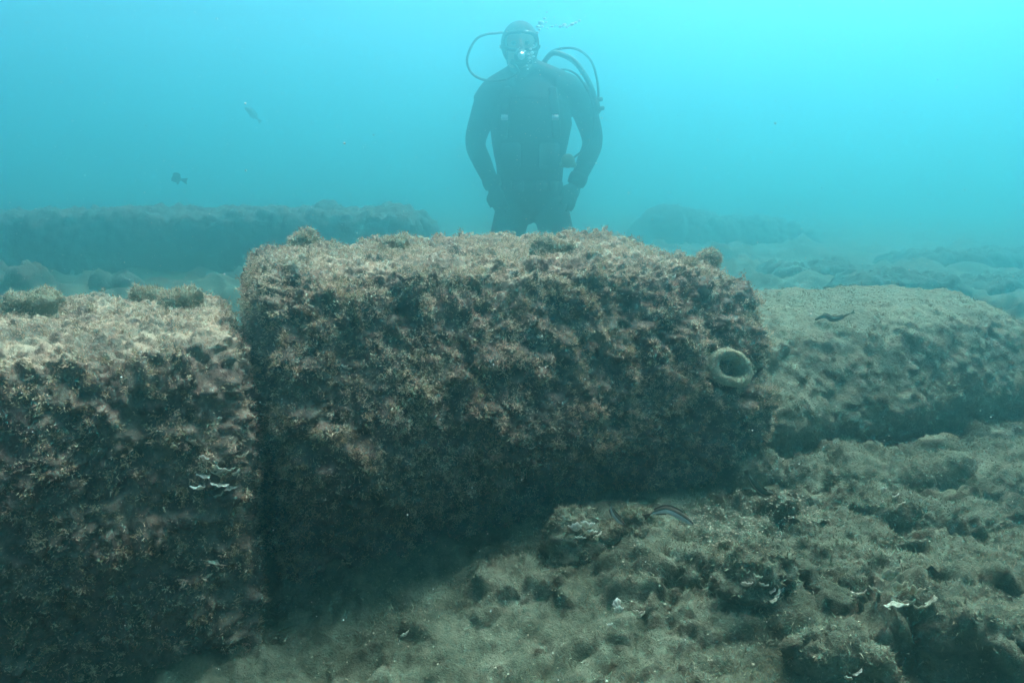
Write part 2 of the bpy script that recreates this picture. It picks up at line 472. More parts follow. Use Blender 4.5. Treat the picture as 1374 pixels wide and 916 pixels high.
# ------------------------------------------------------------------ rocks
def make_mass(name, label, cat, centre, L, D, H, r, res, seed, rotz=0.0, rough=1.0, over=0.0, taper=0.25, mat=None, nf=0, freq=1.0, pal=PAL_SILT, flen=0.0035, grain=1.0):
    """an uneven rock: rounded mass with broad hollows, knobs and an optional lip towards -y"""
    root = thing(name, label, cat, centre, rotz)
    p, F, nrm = rounded_box(L, D, H, r, res)
    w = np.clip(p[:, 2] / H, 0, 1)
    p[:, :2] *= (1 - taper * w ** 1.5)[:, None]
    p[:, 1] -= over * w
    S = p / max(L, 0.05) + seed * 2.7
    A = min(L, D, H * 2)
    p = p + nrm * (0.17 * A * rough * fbm(S * 1.7 * freq, 3, seed))[:, None]
    Sm = p + seed * 1.9
    h = 0.10 * A * rough * lumps(S * 4.2 * freq, seed + 1, 0.8) + 0.012 * grain * lumps(Sm * 28 / grain, seed + 2) + 0.006 * grain * lumps(Sm * 66 / grain, seed + 3) + 0.005 * grain * fbm(Sm * 70 / grain, 3, seed + 4)
    p = p + (nrm + np.array([0, 0, 0.2])) * h[:, None]
    body = mesh_np('body', p, F, mat or M_ROCK, root)
    if nf:
        n = normals_of(body)
        g = np.random.default_rng(seed + 9)
        wt = (n[:, 2] > -0.5) * (0.3 + h / (h.max() + 1e-6)); wt = wt / wt.sum()
        pick = g.choice(len(p), nf, p=wt)
        filaments('algae_turf', p[pick] + g.normal(0, res * 0.4, (nf, 3)), n[pick], flen, 0.0006, pal, root, seed=seed + 7, colseed=seed)
    return root

def rock(label, px, top_py, Y, w, d, seed, rotz=0.0, over=0.0, nf=0, min_h=0.03, rough=1.0, res=None, bury=0.05, name='rock', cat='rock', flat=0.30, taper=0.25, near=True, group=None):
    f = KK if near else 1.0
    Y, w, d, over = Y * f, w * f, d * f, over * f
    t = at_y(px, top_py, Y)
    gz = ground_z(t.x, Y)
    h = max(t.z - gz, min_h)
    H = h * 0.93 + bury
    o = make_mass(name, label, cat, (t.x, Y, gz - bury), w, d, H, min(w, d, H) * flat, (res or w / 45) * f, seed, R(rotz), rough, over, taper, mat=M_SEABED if near else M_DARK, nf=nf, grain=f if near else 2.6)
    if group: o['group'] = group
    return o

# right foreground
rock('broad silted rock ridge touching the low end block', 1190, 626, 1.60, 0.33, 0.22, 101, 8, 0.02, 5000, res=0.006)
rock('pointed rock with a shadowed face and pale algae on its tip', 1182, 668, 1.40, 0.20, 0.13, 102, -14, 0.05, 4000, taper=0.45, res=0.005)
rock('large silted boulder heap to the side of the pointed rock', 1335, 640, 1.58, 0.30, 0.26, 103, 15, 0.02, 4000, res=0.006)
rock('wide slab with an overhanging lip fringed by curled algae', 1235, 776, 1.13, 0.30, 0.17, 104, -12, 0.05, 7000, res=0.005, flat=0.45)
rock('smooth silted rock rising behind the boulder heap', 1320, 596, 1.95, 0.34, 0.25, 105, 12, 0.0, 2500, res=0.007)
rock('pale slab lying below the overhanging lip', 1330, 862, 0.93, 0.20, 0.11, 106, -18, 0.01, 3000, res=0.005)
rock('dark stub of rock edged with pale algae blades', 1008, 802, 1.07, 0.12, 0.085, 107, 10, 0.03, 2500, res=0.004, rough=1.3, taper=0.4)
rock('small knobbly rock topped with white algae under the tall block', 772, 744, 1.25, 0.12, 0.09, 108, 20, 0.0, 2500, res=0.004, rough=1.2, taper=0.55)
rock('rounded lump of rock where a striped wrasse rests', 1008, 646, 1.52, 0.15, 0.10, 109, 14, 0.01, 3000, res=0.005)
rock('small dark knob of rock beside the curled wrasse', 850, 764, 1.22, 0.13, 0.09, 110, -20, 0.01, 2500, res=0.004, rough=1.2, taper=0.6, min_h=0.012)
rock('dark pitted stone with a pale algae blade on its edge', 1122, 896, 0.92, 0.13, 0.09, 111, 0, 0.02, 2000, res=0.004, rough=1.3, taper=0.4)
rock('two humped silted stone at the foot of the end block', 1085, 648, 1.57, 0.12, 0.09, 112, 25, 0.0, 2000, res=0.005)
rock('low silted slab between the pointed rock and the lip', 1130, 738, 1.24, 0.20, 0.12, 113, -10, 0.0, 3500, res=0.005, min_h=0.02)
rock('low mossy rubble lump on the sandy patch edge', 925, 778, 1.16, 0.14, 0.09, 114, 30, 0.0, 2000, res=0.004, min_h=0.012, rough=1.8)
rock('flat silted stone set in the sand near the slab', 1275, 710, 1.32, 0.16, 0.12, 115, -15, 0.01, 2500, res=0.005, min_h=0.02)
rock('silted stone leaning at the side of the wide slab', 1365, 770, 1.17, 0.14, 0.12, 116, 20, 0.01, 2500, res=0.005)
# behind the row
rock('faint rock heap deep in the hazy water beyond the diver', 970, 292, 6.8, 1.7, 1.0, 121, 5, 0, 0, res=0.02, rough=0.9, bury=0.35, near=False)
rock('hazy dark rock mound behind the low end block', 1290, 352, 4.7, 0.85, 0.6, 122, 0, 0.05, 0, res=0.016, near=False)
rock('hazy flat rock behind the tall block end', 1085, 372, 4.0, 0.55, 0.4, 123, 10, 0.03, 0, res=0.012, near=False)
rock('low hazy ledge just beyond the low end block', 1200, 392, 3.3, 0.50, 0.3, 124, -5, 0.05, 0, res=0.011, near=False)
rock('hazy silted ledge alongside the dark mound', 1340, 392, 3.5, 0.55, 0.35, 125, 10, 0.05, 0, res=0.011, near=False)
rock('loose boulder between the far wall and the near block', 8, 372, 2.7, 0.26, 0.22, 126, 10, 0, 1500, res=0.009, near=False)
rock('pale rounded boulder lying at the foot of the far wall', 160, 376, 3.3, 0.18, 0.15, 127, 0, 0, 0, res=0.009, near=False)
rock('faint rock heap at the end of the far wall', 500, 284, 4.7, 0.85, 0.5, 128, 0, 0, 0, res=0.014, rough=1.1, bury=0.3, near=False)
wl_ = at_y(235, 277, 4.05)
make_mass('stone_wall', 'long dark algae covered stone wall in hazy water behind the row', 'wall', (wl_.x - 0.55, 4.3, ground_z(wl_.x, 4.05) - 0.12), 3.6, 0.75,
          wl_.z - ground_z(wl_.x, 4.05) + 0.06, 0.09, 0.016, 131, R(5), 0.16, 0.03, 0.02, M_DARK, nf=30000, freq=3.2, pal=PAL_TURF * 0.5, flen=0.010, grain=3.2)

# ------------------------------------------------------------------ tubes and lathes
def catmull(P, per=6):
    P = [Vector(p) for p in P]
    out = []
    for i in range(len(P) - 1):
        a, b, c, d = P[max(i - 1, 0)], P[i], P[i + 1], P[min(i + 2, len(P) - 1)]
        for k in range(per):
            t = k / per
            out.append(0.5 * ((2 * b) + (c - a) * t + (2 * a - 5 * b + 4 * c - d) * t * t + (3 * b - a - 3 * c + d) * t ** 3))
    out.append(P[-1])
    return out

def tube(bm, pts, rad, seg=10, flat=1.0, side=Vector((1, 0, 0))):
    """capped tube; rad a number or one per point; flat squeezes it across 'side'"""
    n = len(pts)
    pts = [Vector(p) for p in pts]
    if not hasattr(rad, '__len__'): rad = [rad] * n
    rings = []
    for i, p in enumerate(pts):
        t = (pts[min(i + 1, n - 1)] - pts[max(i - 1, 0)]).normalized()
        a = side - t * side.dot(t)
        if a.length < 1e-3: a = Vector((0, 1, 0)) - t * t.y
        a.normalize(); b = t.cross(a)
        rings.append([bm.verts.new(p + (a * math.cos(q) + b * math.sin(q) * flat) * rad[i]) for q in [2 * math.pi * k / seg for k in range(seg)]])
    for i in range(n - 1):
        for k in range(seg):
            bm.faces.new((rings[i][k], rings[i][(k + 1) % seg], rings[i + 1][(k + 1) % seg], rings[i + 1][k]))
    for ring, e, q in ((rings[0], 0, -1), (rings[-1], n - 1, 1)):
        t = (pts[min(e + 1, n - 1)] - pts[max(e - 1, 0)]).normalized()
        v = bm.verts.new(pts[e] + t * q * rad[e] * 0.5)
        for k in range(seg):
            f = (ring[k], ring[(k + 1) % seg], v)
            bm.faces.new(f if q > 0 else f[::-1])

def ellipsoid(bm, c, r, rot=None, u=20, v=14):
    m = Matrix.Translation(c) @ (rot or Matrix.Identity(4)) @ Matrix.Diagonal((*r, 1))
    bmesh.ops.create_uvsphere(bm, u_segments=u, v_segments=v, radius=1, matrix=m)

def box(bm, c, size, rot=None):
    m = Matrix.Translation(c) @ (rot or Matrix.Identity(4)) @ Matrix.Diagonal((*size, 1))
    g = bmesh.ops.create_cube(bm, size=1, matrix=m)
    bmesh.ops.bevel(bm, geom=list({e for v_ in g['verts'] for e in v_.link_edges}), offset=min(size) * 0.2, segments=2, affect='EDGES')

# ------------------------------------------------------------------ the diver
DX, DY = 0.11, 4.0
DZ = ground_z(DX, DY)
diver = thing('person', 'scuba diver in black wetsuit and hood kneeling upright, hands on thighs', 'person', (DX, DY, DZ))
def dv(px, py, y=0.0):                       # a point of the diver seen at a photo pixel, y behind (+) or before (-) the body's middle
    q = at_y(px, py, DY + y); return Vector((q.x - DX, y, q.z - DZ))
bm = bmesh.new()
hip = dv(711, 270).z
# trunk
tr = [(711, 283, .0, .145, .80), (711, 268, .0, .165, .76), (711, 245, .0, .160, .72), (711, 222, .0, .165, .70), (711, 195, .0, .185, .68),
      (712, 165, .0, .205, .66), (713, 138, .01, .205, .62), (714, 122, .015, .160, .56), (713, 106, .02, .100, .70), (709, 98, .015, .072, 1.0), (702, 84, .0, .064, 1.0)]
tube(bm, catmull([dv(a, b, c) for a, b, c, d, e in tr], 4), list(np.interp(np.linspace(0, len(tr) - 1, (len(tr) - 1) * 4 + 1), range(len(tr)), [t[3] for t in tr])), 24, 0.66)
for s in (-1, 1):                                                                  # slope from neck to shoulder
    tube(bm, catmull([dv(706, 92, .02), dv(712 + s * 24, 108, .02), dv(716 + s * 52, 124, .015), dv(716 + s * 66, 142, .02)], 5), list(np.interp(np.linspace(0, 3, 16), range(4), [.06, .075, .078, .072])), 14)
# head, slightly turned and dipped
hc = dv(698, 66, -0.02)
hr = Matrix.Rotation(R(-8), 4, 'Z') @ Matrix.Rotation(R(6), 4, 'X')
ellipsoid(bm, hc + Vector((0, 0.015, 0.025)), (0.098, 0.118, 0.112), hr)
ellipsoid(bm, hc + Vector((0, -0.03, -0.045)), (0.072, 0.080, 0.085), hr)          # jaw
tube(bm, [hc + Vector((0, -.10, .02)), hc + Vector((0, -.120, -.012)), hc + Vector((0, -.112, -.028))], [.010, .017, .014], 8)   # nose
tube(bm, [hc + Vector((-.03, -.098, -.058)), hc + Vector((0, -.108, -.058)), hc + Vector((.03, -.098, -.058))], [.009, .012, .009], 8)   # lips
# arms
HANDS = []
for s, sh, el, wr, hd in ((-1, (661, 128, .01), (638, 192, .03), (662, 250, -.10), (672, 276, -.13)),
                          (1, (774, 128, .01), (795, 190, .03), (773, 246, -.09), (762, 272, -.12))):
    S_, E_, W_, H_ = [dv(*q) for q in (sh, el, wr, hd)]
    tube(bm, catmull([dv(688 if s < 0 else 744, 120, .01), S_, S_.lerp(E_, .5) + Vector((s * .012, 0, 0)), E_, E_.lerp(W_, .45) + Vector((s * .006, -.01, 0)), W_], 5),
         list(np.interp(np.linspace(0, 5, 26), range(6), [.085, .076, .064, .054, .050, .036])), 16)
    d = (H_ - W_).normalized()
    acr = Vector((s, 0.35, 0.12)).normalized(); acr = (acr - d * acr.dot(d)).normalized()
    nr = d.cross(acr)
    if nr.y > 0: nr = -nr                                                          # back of the hand faces forward
    tube(bm, [W_ - d * .02, W_ + d * .02, W_ + d * .055, W_ + d * .085], [.030, .036, .042, .038], 14, 0.45, acr)
    for k, (o, ln, sp) in enumerate(((-.030, .066, -.10), (-.010, .078, -.03), (.011, .074, .04), (.030, .058, .12))):
        b = W_ + d * .078 + acr * o * -s
        d1 = (d + acr * sp * -s).normalized()
        tube(bm, [b, b + d1 * ln * .42 + nr * .006, b + d1 * ln * .75 - nr * .002, b + d1 * ln - nr * .014], [.0098, .0094, .0086, .0070], 8)
    b = W_ + d * .030 - acr * s * .030
    t1 = (d * .75 - acr * s * .75).normalized()
    tube(bm, [b, b + t1 * .030 + nr * .004, b + (t1 * .03 + d * .025), b + t1 * .03 + d * .045 - nr * .006], [.0135, .0120, .0105, .0085], 8)
    HANDS.append((W_, H_))
# kneeling legs
for s, px in ((-1, 690), (1, 738)):
    H_ = dv(px, 278, .0)
    Kn = Vector((s * .205 - .005, -.10, .075)); An = Vector((s * .20, .34, .075)); To = Vector((s * .20, .53, .03))
    tube(bm, catmull([H_ + Vector((-s * .01, 0, .05)), H_, H_.lerp(Kn, .5) + Vector((0, -.025, 0)), Kn + Vector((0, -.01, .03))], 6),
         list(np.interp(np.linspace(0, 3, 19), range(4), [.085, .098, .086, .066])), 18)
    tube(bm, catmull([Kn, Kn.lerp(An, .35) + Vector((0, 0, .012)), An, To], 6), list(np.interp(np.linspace(0, 3, 19), range(4), [.066, .062, .042, .034])), 16)
body = mesh_bm('tmp', bm, M_NEOPRENE)
md = body.modifiers.new('r', 'REMESH'); md.mode = 'VOXEL'; md.voxel_size = 0.0085; md.use_smooth_shade = True
md = body.modifiers.new('s', 'SMOOTH'); md.factor = 0.5; md.iterations = 3
bpy.context.view_layer.update()
me = bpy.data.meshes.new_from_object(body.evaluated_get(bpy.context.evaluated_depsgraph_get()))
bpy.data.objects.remove(body)
me.name = 'body'; me.materials.clear()
me.materials.append(M_NEOPRENE); me.materials.append(M_SKIN); me.materials.append(M_GLOVE)
pc = np.empty(len(me.polygons) * 3, np.float32); me.polygons.foreach_get('center', pc); pc = pc.reshape(-1, 3)
isk = np.zeros(len(pc), np.int32)
for W_, H_ in HANDS:
    d = np.array((H_ - W_).normalized()); q = pc - np.array(W_)
    isk |= 2 * ((q @ d > 0.0) & (np.linalg.norm(q - np.outer(q @ d, d), axis=1) < .046) & (q @ d < .18) & (pc[:, 1] < -0.085)).astype(np.int32)
q = pc - np.array(hc)
isk |= ((q[:, 1] < -0.055) & (np.abs(q[:, 0]) < .062) & (q[:, 2] > -0.1) & (q[:, 2] < .055)).astype(np.int32)
me.polygons.foreach_set('material_index', isk)
me.polygons.foreach_set('use_smooth', np.ones(len(pc), bool))
ob = bpy.data.objects.new('body', me); COL.objects.link(ob); ob.parent = diver

def part(name, bm, mat, parent=diver, smooth=True): return mesh_bm(name, bm, mat, parent, smooth)
# hood rim and mask
b = bmesh.new()
rim = [hc + Vector((math.cos(a) * .070, -.058 + .012 * math.cos(2 * a), math.sin(a) * .088 - .015)) for a in np.linspace(0, 2 * math.pi, 29)]
tube(b, rim, .009, 8); part('hood_rim', b, M_NEOPRENE)
b = bmesh.new()
fr = [hc + Vector((math.copysign(abs(math.cos(a)) ** .6, math.cos(a)) * .078, -.118 + .035 * abs(math.cos(a)) ** 2, math.copysign(abs(math.sin(a)) ** .7, math.sin(a)) * .042 + .016)) for a in np.linspace(0, 2 * math.pi, 37)]
tube(b, fr, .010, 8)
mask = part('mask', b, M_RUBBER)
for s in (-1, 1):
    b = bmesh.new(); ellipsoid(b, hc + Vector((s * .036, -.117, .018)), (.033, .004, .030)); part('lens', b, M_LENS, mask)
    b = bmesh.new(); ellipsoid(b, hc + Vector((s * .032, -.092, .012)), (.013, .011, .011), None, 12, 8); part('eye', b, M_EYE)
b = bmesh.new()
tube(b, [hc + Vector((math.cos(a) * .104, .010 - math.sin(a) * .128, .022 + .012 * math.sin(a))) for a in np.linspace(-math.pi * .93, -math.pi * .07, 24)], .009, 6, 0.4, Vector((0, 0, 1)))
part('mask_strap', b, M_RUBBER, mask)
# regulator in the mouth
b = bmesh.new()
rc = hc + Vector((.004, -.150, -.062))
tube(b, [rc + Vector((0, .04, 0)), rc + Vector((0, .012, 0)), rc, rc + Vector((0, -.016, 0)), rc + Vector((0, -.022, 0))], [.020, .034, .037, .034, .024], 20)
tube(b, [rc + Vector((-.05, .0, -.022)), rc + Vector((0, -.002, -.030)), rc + Vector((.05, .0, -.022))], [.013, .020, .013], 10)
reg = part('regulator', b, M_RUBBER)
b = bmesh.new(); tube(b, [rc + Vector((0, -.025, 0)), rc + Vector((0, -.031, 0))], .018, 18); part('purge_button', b, M_METAL, reg)
# buoyancy vest, belt, tank
b = bmesh.new()
vt = [(711, 246, 0, .168), (711, 222, 0, .176), (711, 195, 0, .196), (712, 165, 0, .214), (713, 142, .01, .200), (714, 126, .015, .150)]
tube(b, catmull([dv(a, c, d) for a, c, d, e in vt], 4), list(np.interp(np.linspace(0, 5, 21), range(6), [v[3] for v in vt])), 28, 0.69)
vest = part('buoyancy_vest', b, M_NYLON)
for s in (-1, 1):
    b = bmesh.new(); box(b, dv(711 + s * 26, 210, -.135), (.10, .045, .13), Matrix.Rotation(R(s * 14), 4, 'Z')); part('pocket', b, M_NYLON, vest)
    b = bmesh.new(); tube(b, catmull([dv(711 + s * 30, 118, -.10), dv(711 + s * 34, 150, -.146), dv(711 + s * 36, 185, -.142)], 6), .022, 8, 0.25); part('shoulder_strap', b, M_NYLON, vest)
    b = bmesh.new(); box(b, dv(711 + s * 34, 158, -.150), (.035, .012, .028)); part('buckle', b, M_METAL, vest)
b = bmesh.new()
ce = dv(711, 250, 0)
tube(b, [ce + Vector((math.cos(a) * .168, math.sin(a) * .122, 0)) for a in np.linspace(0, 2 * math.pi, 33)], .026, 8, 0.3, Vector((0, 0, 1)))
belt = part('weight_belt', b, M_NYLON)
for a in (-2.3, -1.9, -1.25, -.85):
    b = bmesh.new(); box(b, ce + Vector((math.cos(a) * .176, math.sin(a) * .13, 0)), (.05, .03, .055), Matrix.Rotation(a + math.pi / 2, 4, 'Z')); part('lead_weight', b, M_RUBBER, belt)
b = bmesh.new()
t0 = dv(711, 262, .22)
tube(b, [t0 + Vector((0, 0, z)) for z in (0, .03, .06, .52, .57, .60, .615)], [.06, .085, .09, .09, .075, .04, .025], 24)
tank = part('air_tank', b, M_METAL)
b = bmesh.new()
v0 = t0 + Vector((0, 0, .63))
tube(b, [v0 + Vector((0, 0, -.02)), v0 + Vector((0, 0, .035))], .022, 12)
tube(b, [v0 + Vector((-.05, 0, .015)), v0 + Vector((.06, 0, .015))], [.014, .022], 12)
part('valve', b, M_METAL, tank)
# hoses
def hose(name, pts, r, mat=M_RUBBER, ribs=0):
    b = bmesh.new()
    P = catmull(pts, 10)
    rad = r if not ribs else [r * (1.0 + 0.16 * (k % 2)) for k in range(len(P))]
    tube(b, P, rad, 10)
    return part(name, b, mat)
hose('hose', [v0 + Vector((-.03, 0, .02)), dv(683, 50, .12), dv(664, 45, .05), dv(640, 52, .0), dv(627, 78, -.03), dv(632, 97, -.05), dv(648, 107, -.09), dv(672, 108, -.16), dv(695, 98, -.18), rc + Vector((-.045, 0, -.022))], .0062)
hose('hose', [v0 + Vector((.03, 0, .02)), dv(737, 72, .10), dv(756, 65, .05), dv(776, 67, .0), dv(793, 82, -.02), dv(801, 106, -.04), dv(803, 130, -.05), dv(801, 150, -.06)], .0062)
hose('inflator_hose', [v0 + Vector((.02, -.05, -.02)), dv(738, 74, .07), dv(755, 74, .03), dv(772, 84, .0), dv(786, 103, -.03), dv(795, 122, -.05), dv(799, 138, -.06)], .0125, M_RUBBER, 1)
hose('hose', [v0 + Vector((.03, -.02, -.02)), dv(752, 94, .05), dv(772, 99, -.02), dv(785, 116, -.05), dv(794, 136, -.07), dv(797, 165, -.08), dv(788, 195, -.10), dv(768, 213, -.11)], .0055)
b = bmesh.new()
box(b, dv(800, 143, -.06), (.036, .036, .075), Matrix.Rotation(R(-12), 4, 'Y'))
inf = part('inflator', b, M_RUBBER)
for q in ((806, 134), (808, 146)):
    b = bmesh.new(); c0 = dv(*q, -.06); tube(b, [c0 - Vector((.018, 0, 0)), c0 + Vector((.008, 0, .003))], .011, 10); part('button', b, M_RUBBER, inf)
b = bmesh.new()
c0 = dv(762, 216, -.11)
tube(b, [c0 + Vector((0, .02, 0)), c0, c0 + Vector((0, -.018, 0)), c0 + Vector((0, -.026, 0))], [.026, .036, .034, .02], 18)
tube(b, [c0 + Vector((-.04, 0, -.02)), c0 + Vector((.04, 0, -.02))], .014, 10)
part('spare_regulator', b, M_YELLOW)
for s, px in ((-1, 651), (1, 781)):
    W_ = HANDS[0 if s < 0 else 1][0]; H_ = HANDS[0 if s < 0 else 1][1]; d = (H_ - W_).normalized()
    b = bmesh.new(); tube(b, [W_ - d * .045, W_ - d * .02, W_ + d * .004], [.047, .049, .045], 16); part('cuff', b, M_NEOPRENE)
    b = bmesh.new(); tube(b, [Vector((s * .20, .40, .06)), Vector((s * .20, .50, .05)), Vector((s * .205, .72, .03)), Vector((s * .21, .95, .022))], [.065, .075, .09, .11], 16, 0.16, Vector((1, 0, 0))); part('fin', b, M_RUBBER)
b = bmesh.new(); wv = HANDS[1][0].lerp(dv(795, 190, .03), .35)
box(b, dv(789, 222, -.075), (.045, .03, .045), Matrix.Rotation(R(25), 4, 'Y')); part('wrist_gauge', b, M_RUBBER)

# exhaled air: silvery bubbles
def bubble(pos, r, label, group, seed):
    b = bmesh.new()
    bmesh.ops.create_icosphere(b, subdivisions=2, radius=r, matrix=Matrix.Translation(pos) @ Matrix.Diagonal((1, 1, 0.72, 1)))
    for v in b.verts: v.co += Vector(((math.sin(v.co.x * 900 + seed)), math.cos(v.co.z * 800 + seed), 0)) * r * 0.08
    return tag(mesh_bm('air_bubble', b, M_BUBBLE), label, 'bubble', group)
G1 = 'bubbles drifting above the diver'
for k, (px, py, r) in enumerate(((722, 36, .008), (726, 31, .012), (731, 25, .007), (724, 40, .006), (741, 36, .006), (752, 36, .008), (757, 34, .010), (761, 37, .006), (768, 33, .009), (773, 31, .007), (778, 28, .006), (735, 38, .004), (728, 36, .005), (733, 30, .005), (746, 34, .004), (764, 35, .005), (721, 44, .007))):
    bubble(at_y(px, py, DY - 0.12 - 0.02 * (k % 3)), r * 1.25, 'silvery air bubble in the trail drifting off above the diver', G1, k)
G2 = 'bubbles at the diver\'s mouthpiece'
for k, (px, py, r) in enumerate(((712, 66, .010), (714, 71, .013), (709, 73, .008), (705, 69, .006), (716, 76, .008), (710, 78, .010), (697, 64, .005), (701, 68, .005), (707, 88, .006), (708, 93, .007), (718, 84, .006), (711, 82, .006), (695, 66, .004), (716, 61, .006))):
    bubble(at_y(px, py, DY - 0.24), r * .8, 'silvery air bubble bursting from the mouthpiece across the diver\'s face', G2, k)
bubble(at_y(800, 219, DY - .15), .007, 'single bright air bubble beside the diver\'s elbow', None, 3)

# ------------------------------------------------------------------ where a ray meets the crust (for things that grow on it)
_dg = bpy.context.evaluated_depsgraph_get()
def crust_hit(ob_, px, py):
    """world point and normal of a block's crust behind a photo pixel"""
    bpy.context.view_layer.update()
    mi = ob_.matrix_world.inverted()
    o = mi @ Vector((0, 0, CAM_H)); d = (mi.to_3x3() @ ray(px, py)).normalized()
    ok, loc, nor, _ = ob_.ray_cast(o, d)
    if not ok: return None, None
    return ob_.matrix_world @ loc, (ob_.matrix_world.to_3x3() @ nor).normalized()

ALLB = [o for o in bpy.data.objects if o.type == 'MESH' and o.parent is not None and o.name.startswith('body') and (o.parent.name.startswith(('stone_block', 'rock')))] + [seabed]
def before_crust(pixels, gap):
    """points seen at these pixels, all at one distance just before the nearest crust behind them"""
    Y = min(h.y for px, py in pixels for h in [crust_hit(o, px, py)[0] for o in ALLB] if h is not None) - gap
    return [at_y(px, py, Y) for px, py in pixels]

# ------------------------------------------------------------------ fish
def fish_mat(name, back, belly, stripe=None):
    return [plain_mat(name + '_back', back, 0.75, 0.2, 0, 0.35, 160), plain_mat(name + '_belly', belly, 0.7, 0.2, 0, 0.15, 160), plain_mat(name + '_stripe', stripe or back, 0.75, 0.2, 0, 0.3, 160)]
def fish(label, pts, height, width, mats, up=Vector((0, 0, 1)), deep=1.0, group=None, belly=0.30, name='wrasse'):
    """pts: spine from snout to tail root"""
    base = Vector(pts[len(pts) // 2])
    root = thing(name, label, 'fish', base, 0, group)
    P = catmull([Vector(p) - base for p in pts], 8)
    n = len(P)
    seg = 14
    V, F, mi, L = [], [], [], 0
    ring = []
    for i, p in enumerate(P):
        t = i / (n - 1)
        tg = (P[min(i + 1, n - 1)] - P[max(i - 1, 0)]).normalized()
        u_ = (up - tg * up.dot(tg)).normalized(); sd = tg.cross(u_)
        prof = (math.sin(math.pi * min(1, t * 0.86 + 0.10)) ** 0.75) * (1 - 0.25 * t) if deep <= 1 else math.sin(math.pi * (t * 0.9 + 0.06)) ** 0.8
        prof = max(prof, 0.13)
        ring.append([p + u_ * math.cos(a) * height / 2 * prof + sd * math.sin(a) * width / 2 * prof for a in [2 * math.pi * k / seg for k in range(seg)]])
    for r_ in ring: V += [tuple(v) for v in r_]
    for i in range(n - 1):
        for k in range(seg):
            F.append((i * seg + k, i * seg + (k + 1) % seg, (i + 1) * seg + (k + 1) % seg, (i + 1) * seg + k))
            c = math.cos(2 * math.pi * (k + 0.5) / seg)
            mi.append(1 if c < -belly else (2 if c < 0.12 else 0))
    F3 = []
    V.append(tuple(P[0] + (P[0] - P[1]).normalized() * height * 0.12)); h0 = len(V) - 1
    for k in range(seg): F3.append((h0, (k + 1) % seg, k)); mi.append(0)
    V.append(tuple(P[-1])); h1 = len(V) - 1
    for k in range(seg): F3.append((h1, (n - 1) * seg + k, (n - 1) * seg + (k + 1) % seg)); mi.append(0)
    mesh_np('body', np.array(V), [np.array(F), np.array(F3)], mats, root, True, None, mi)
    def finmesh(nm, quads):
        b = bmesh.new()
        for q in quads:
            b.faces.new([b.verts.new(v) for v in q])
        bmesh.ops.remove_doubles(b, verts=b.verts, dist=1e-6)
        bmesh.ops.solidify(b, geom=b.faces[:], thickness=height * 0.03)
        return mesh_bm(nm, b, mats[0], root, False)
    tg = (P[-1] - P[-3]).normalized(); u_ = (up - tg * up.dot(tg)).normalized()
    e = P[-1]
    finmesh('tail_fin', [(e + u_ * height * .07 - tg * height * .1, e + tg * height * .75 + u_ * height * .38, e + tg * height * .62, e - tg * height * .1),
                         (e - tg * height * .1, e + tg * height * .62, e + tg * height * .75 - u_ * height * .38, e - u_ * height * .07 - tg * height * .1)])
    for nm, sg, lo, hi in (('dorsal_fin', 1, .28, .86), ('anal_fin', -1, .52, .86)):
        qs = []
        ids = [i for i in range(n) if lo <= i / (n - 1) <= hi]
        for a, b_ in zip(ids[:-1], ids[1:]):
            va, vb = ring[a][0 if sg > 0 else seg // 2], ring[b_][0 if sg > 0 else seg // 2]
            ua, ub = (va - P[a]).normalized(), (vb - P[b_]).normalized()
            qs.append((va - ua * height * .03, vb - ub * height * .03, vb + ub * height * .17, va + ua * height * .17))
        finmesh(nm, qs)
    i = max(2, n // 9)
    for k in (seg // 4 - 1, seg - seg // 4 + 1):
        b = bmesh.new(); ellipsoid(b, ring[i][k], (height * .075,) * 3, None, 10, 8); mesh_bm('eye', b, M_EYE, root)
    return root
FM_W = fish_mat('wrasse', (0.10, 0.062, 0.042), (0.50, 0.50, 0.46), (0.14, 0.05, 0.035))
FM_G = fish_mat('striped_wrasse', (0.07, 0.075, 0.05), (0.30, 0.30, 0.25), (0.03, 0.04, 0.04))
FM_D = fish_mat('dark_fish', (0.045, 0.05, 0.045), (0.10, 0.105, 0.09))
FM_S = fish_mat('silty_wrasse', (0.085, 0.08, 0.055), (0.16, 0.15, 0.11))
FM_P = fish_mat('pale_fish', (0.22, 0.22, 0.18), (0.32, 0.32, 0.28))
fish('slender wrasse with a white belly arching its body above the rubble', before_crust([(929, 703), (915, 693), (897, 684), (884, 685), (872, 690)], 0.015), 0.016 * KK, 0.010 * KK, FM_W, belly=-0.2)
fish('thin white bellied wrasse heading steeply down beside the white algae rock', before_crust([(837, 703), (829, 696), (823, 688), (819, 679)], 0.012), 0.011 * KK, 0.007 * KK, FM_W, up=Vector((0.75, -0.2, 0.6)).normalized(), belly=-0.3)
fish('dark striped wrasse curving down over the rounded lump of rock', before_crust([(1037, 662), (1025, 660), (1013, 650), (1004, 637)], 0.010), 0.016 * KK, 0.011 * KK, FM_G, up=Vector((0.5, -0.5, 0.7)).normalized())
fish('slim dark wrasse swimming low over the silted end block', before_crust([(1094, 429), (1106, 424), (1120, 428), (1142, 420)], 0.006), 0.013 * KK, 0.009 * KK, FM_S)
fish('deep bodied dark fish hovering by the hazy ledge', [at_y(1152, 368, 3.7), at_y(1165, 372, 3.7), at_y(1176, 378, 3.71), at_y(1187, 384, 3.72)], 0.060, 0.022, FM_D, deep=1.5, name='sea_bream')
fish('small dark fish alone in open water above the far wall', [at_y(231, 242, 4.3), at_y(235, 240, 4.3), at_y(239, 240, 4.3), at_y(243, 241, 4.3)], 0.050, 0.018, FM_D, deep=1.5, name='damselfish')
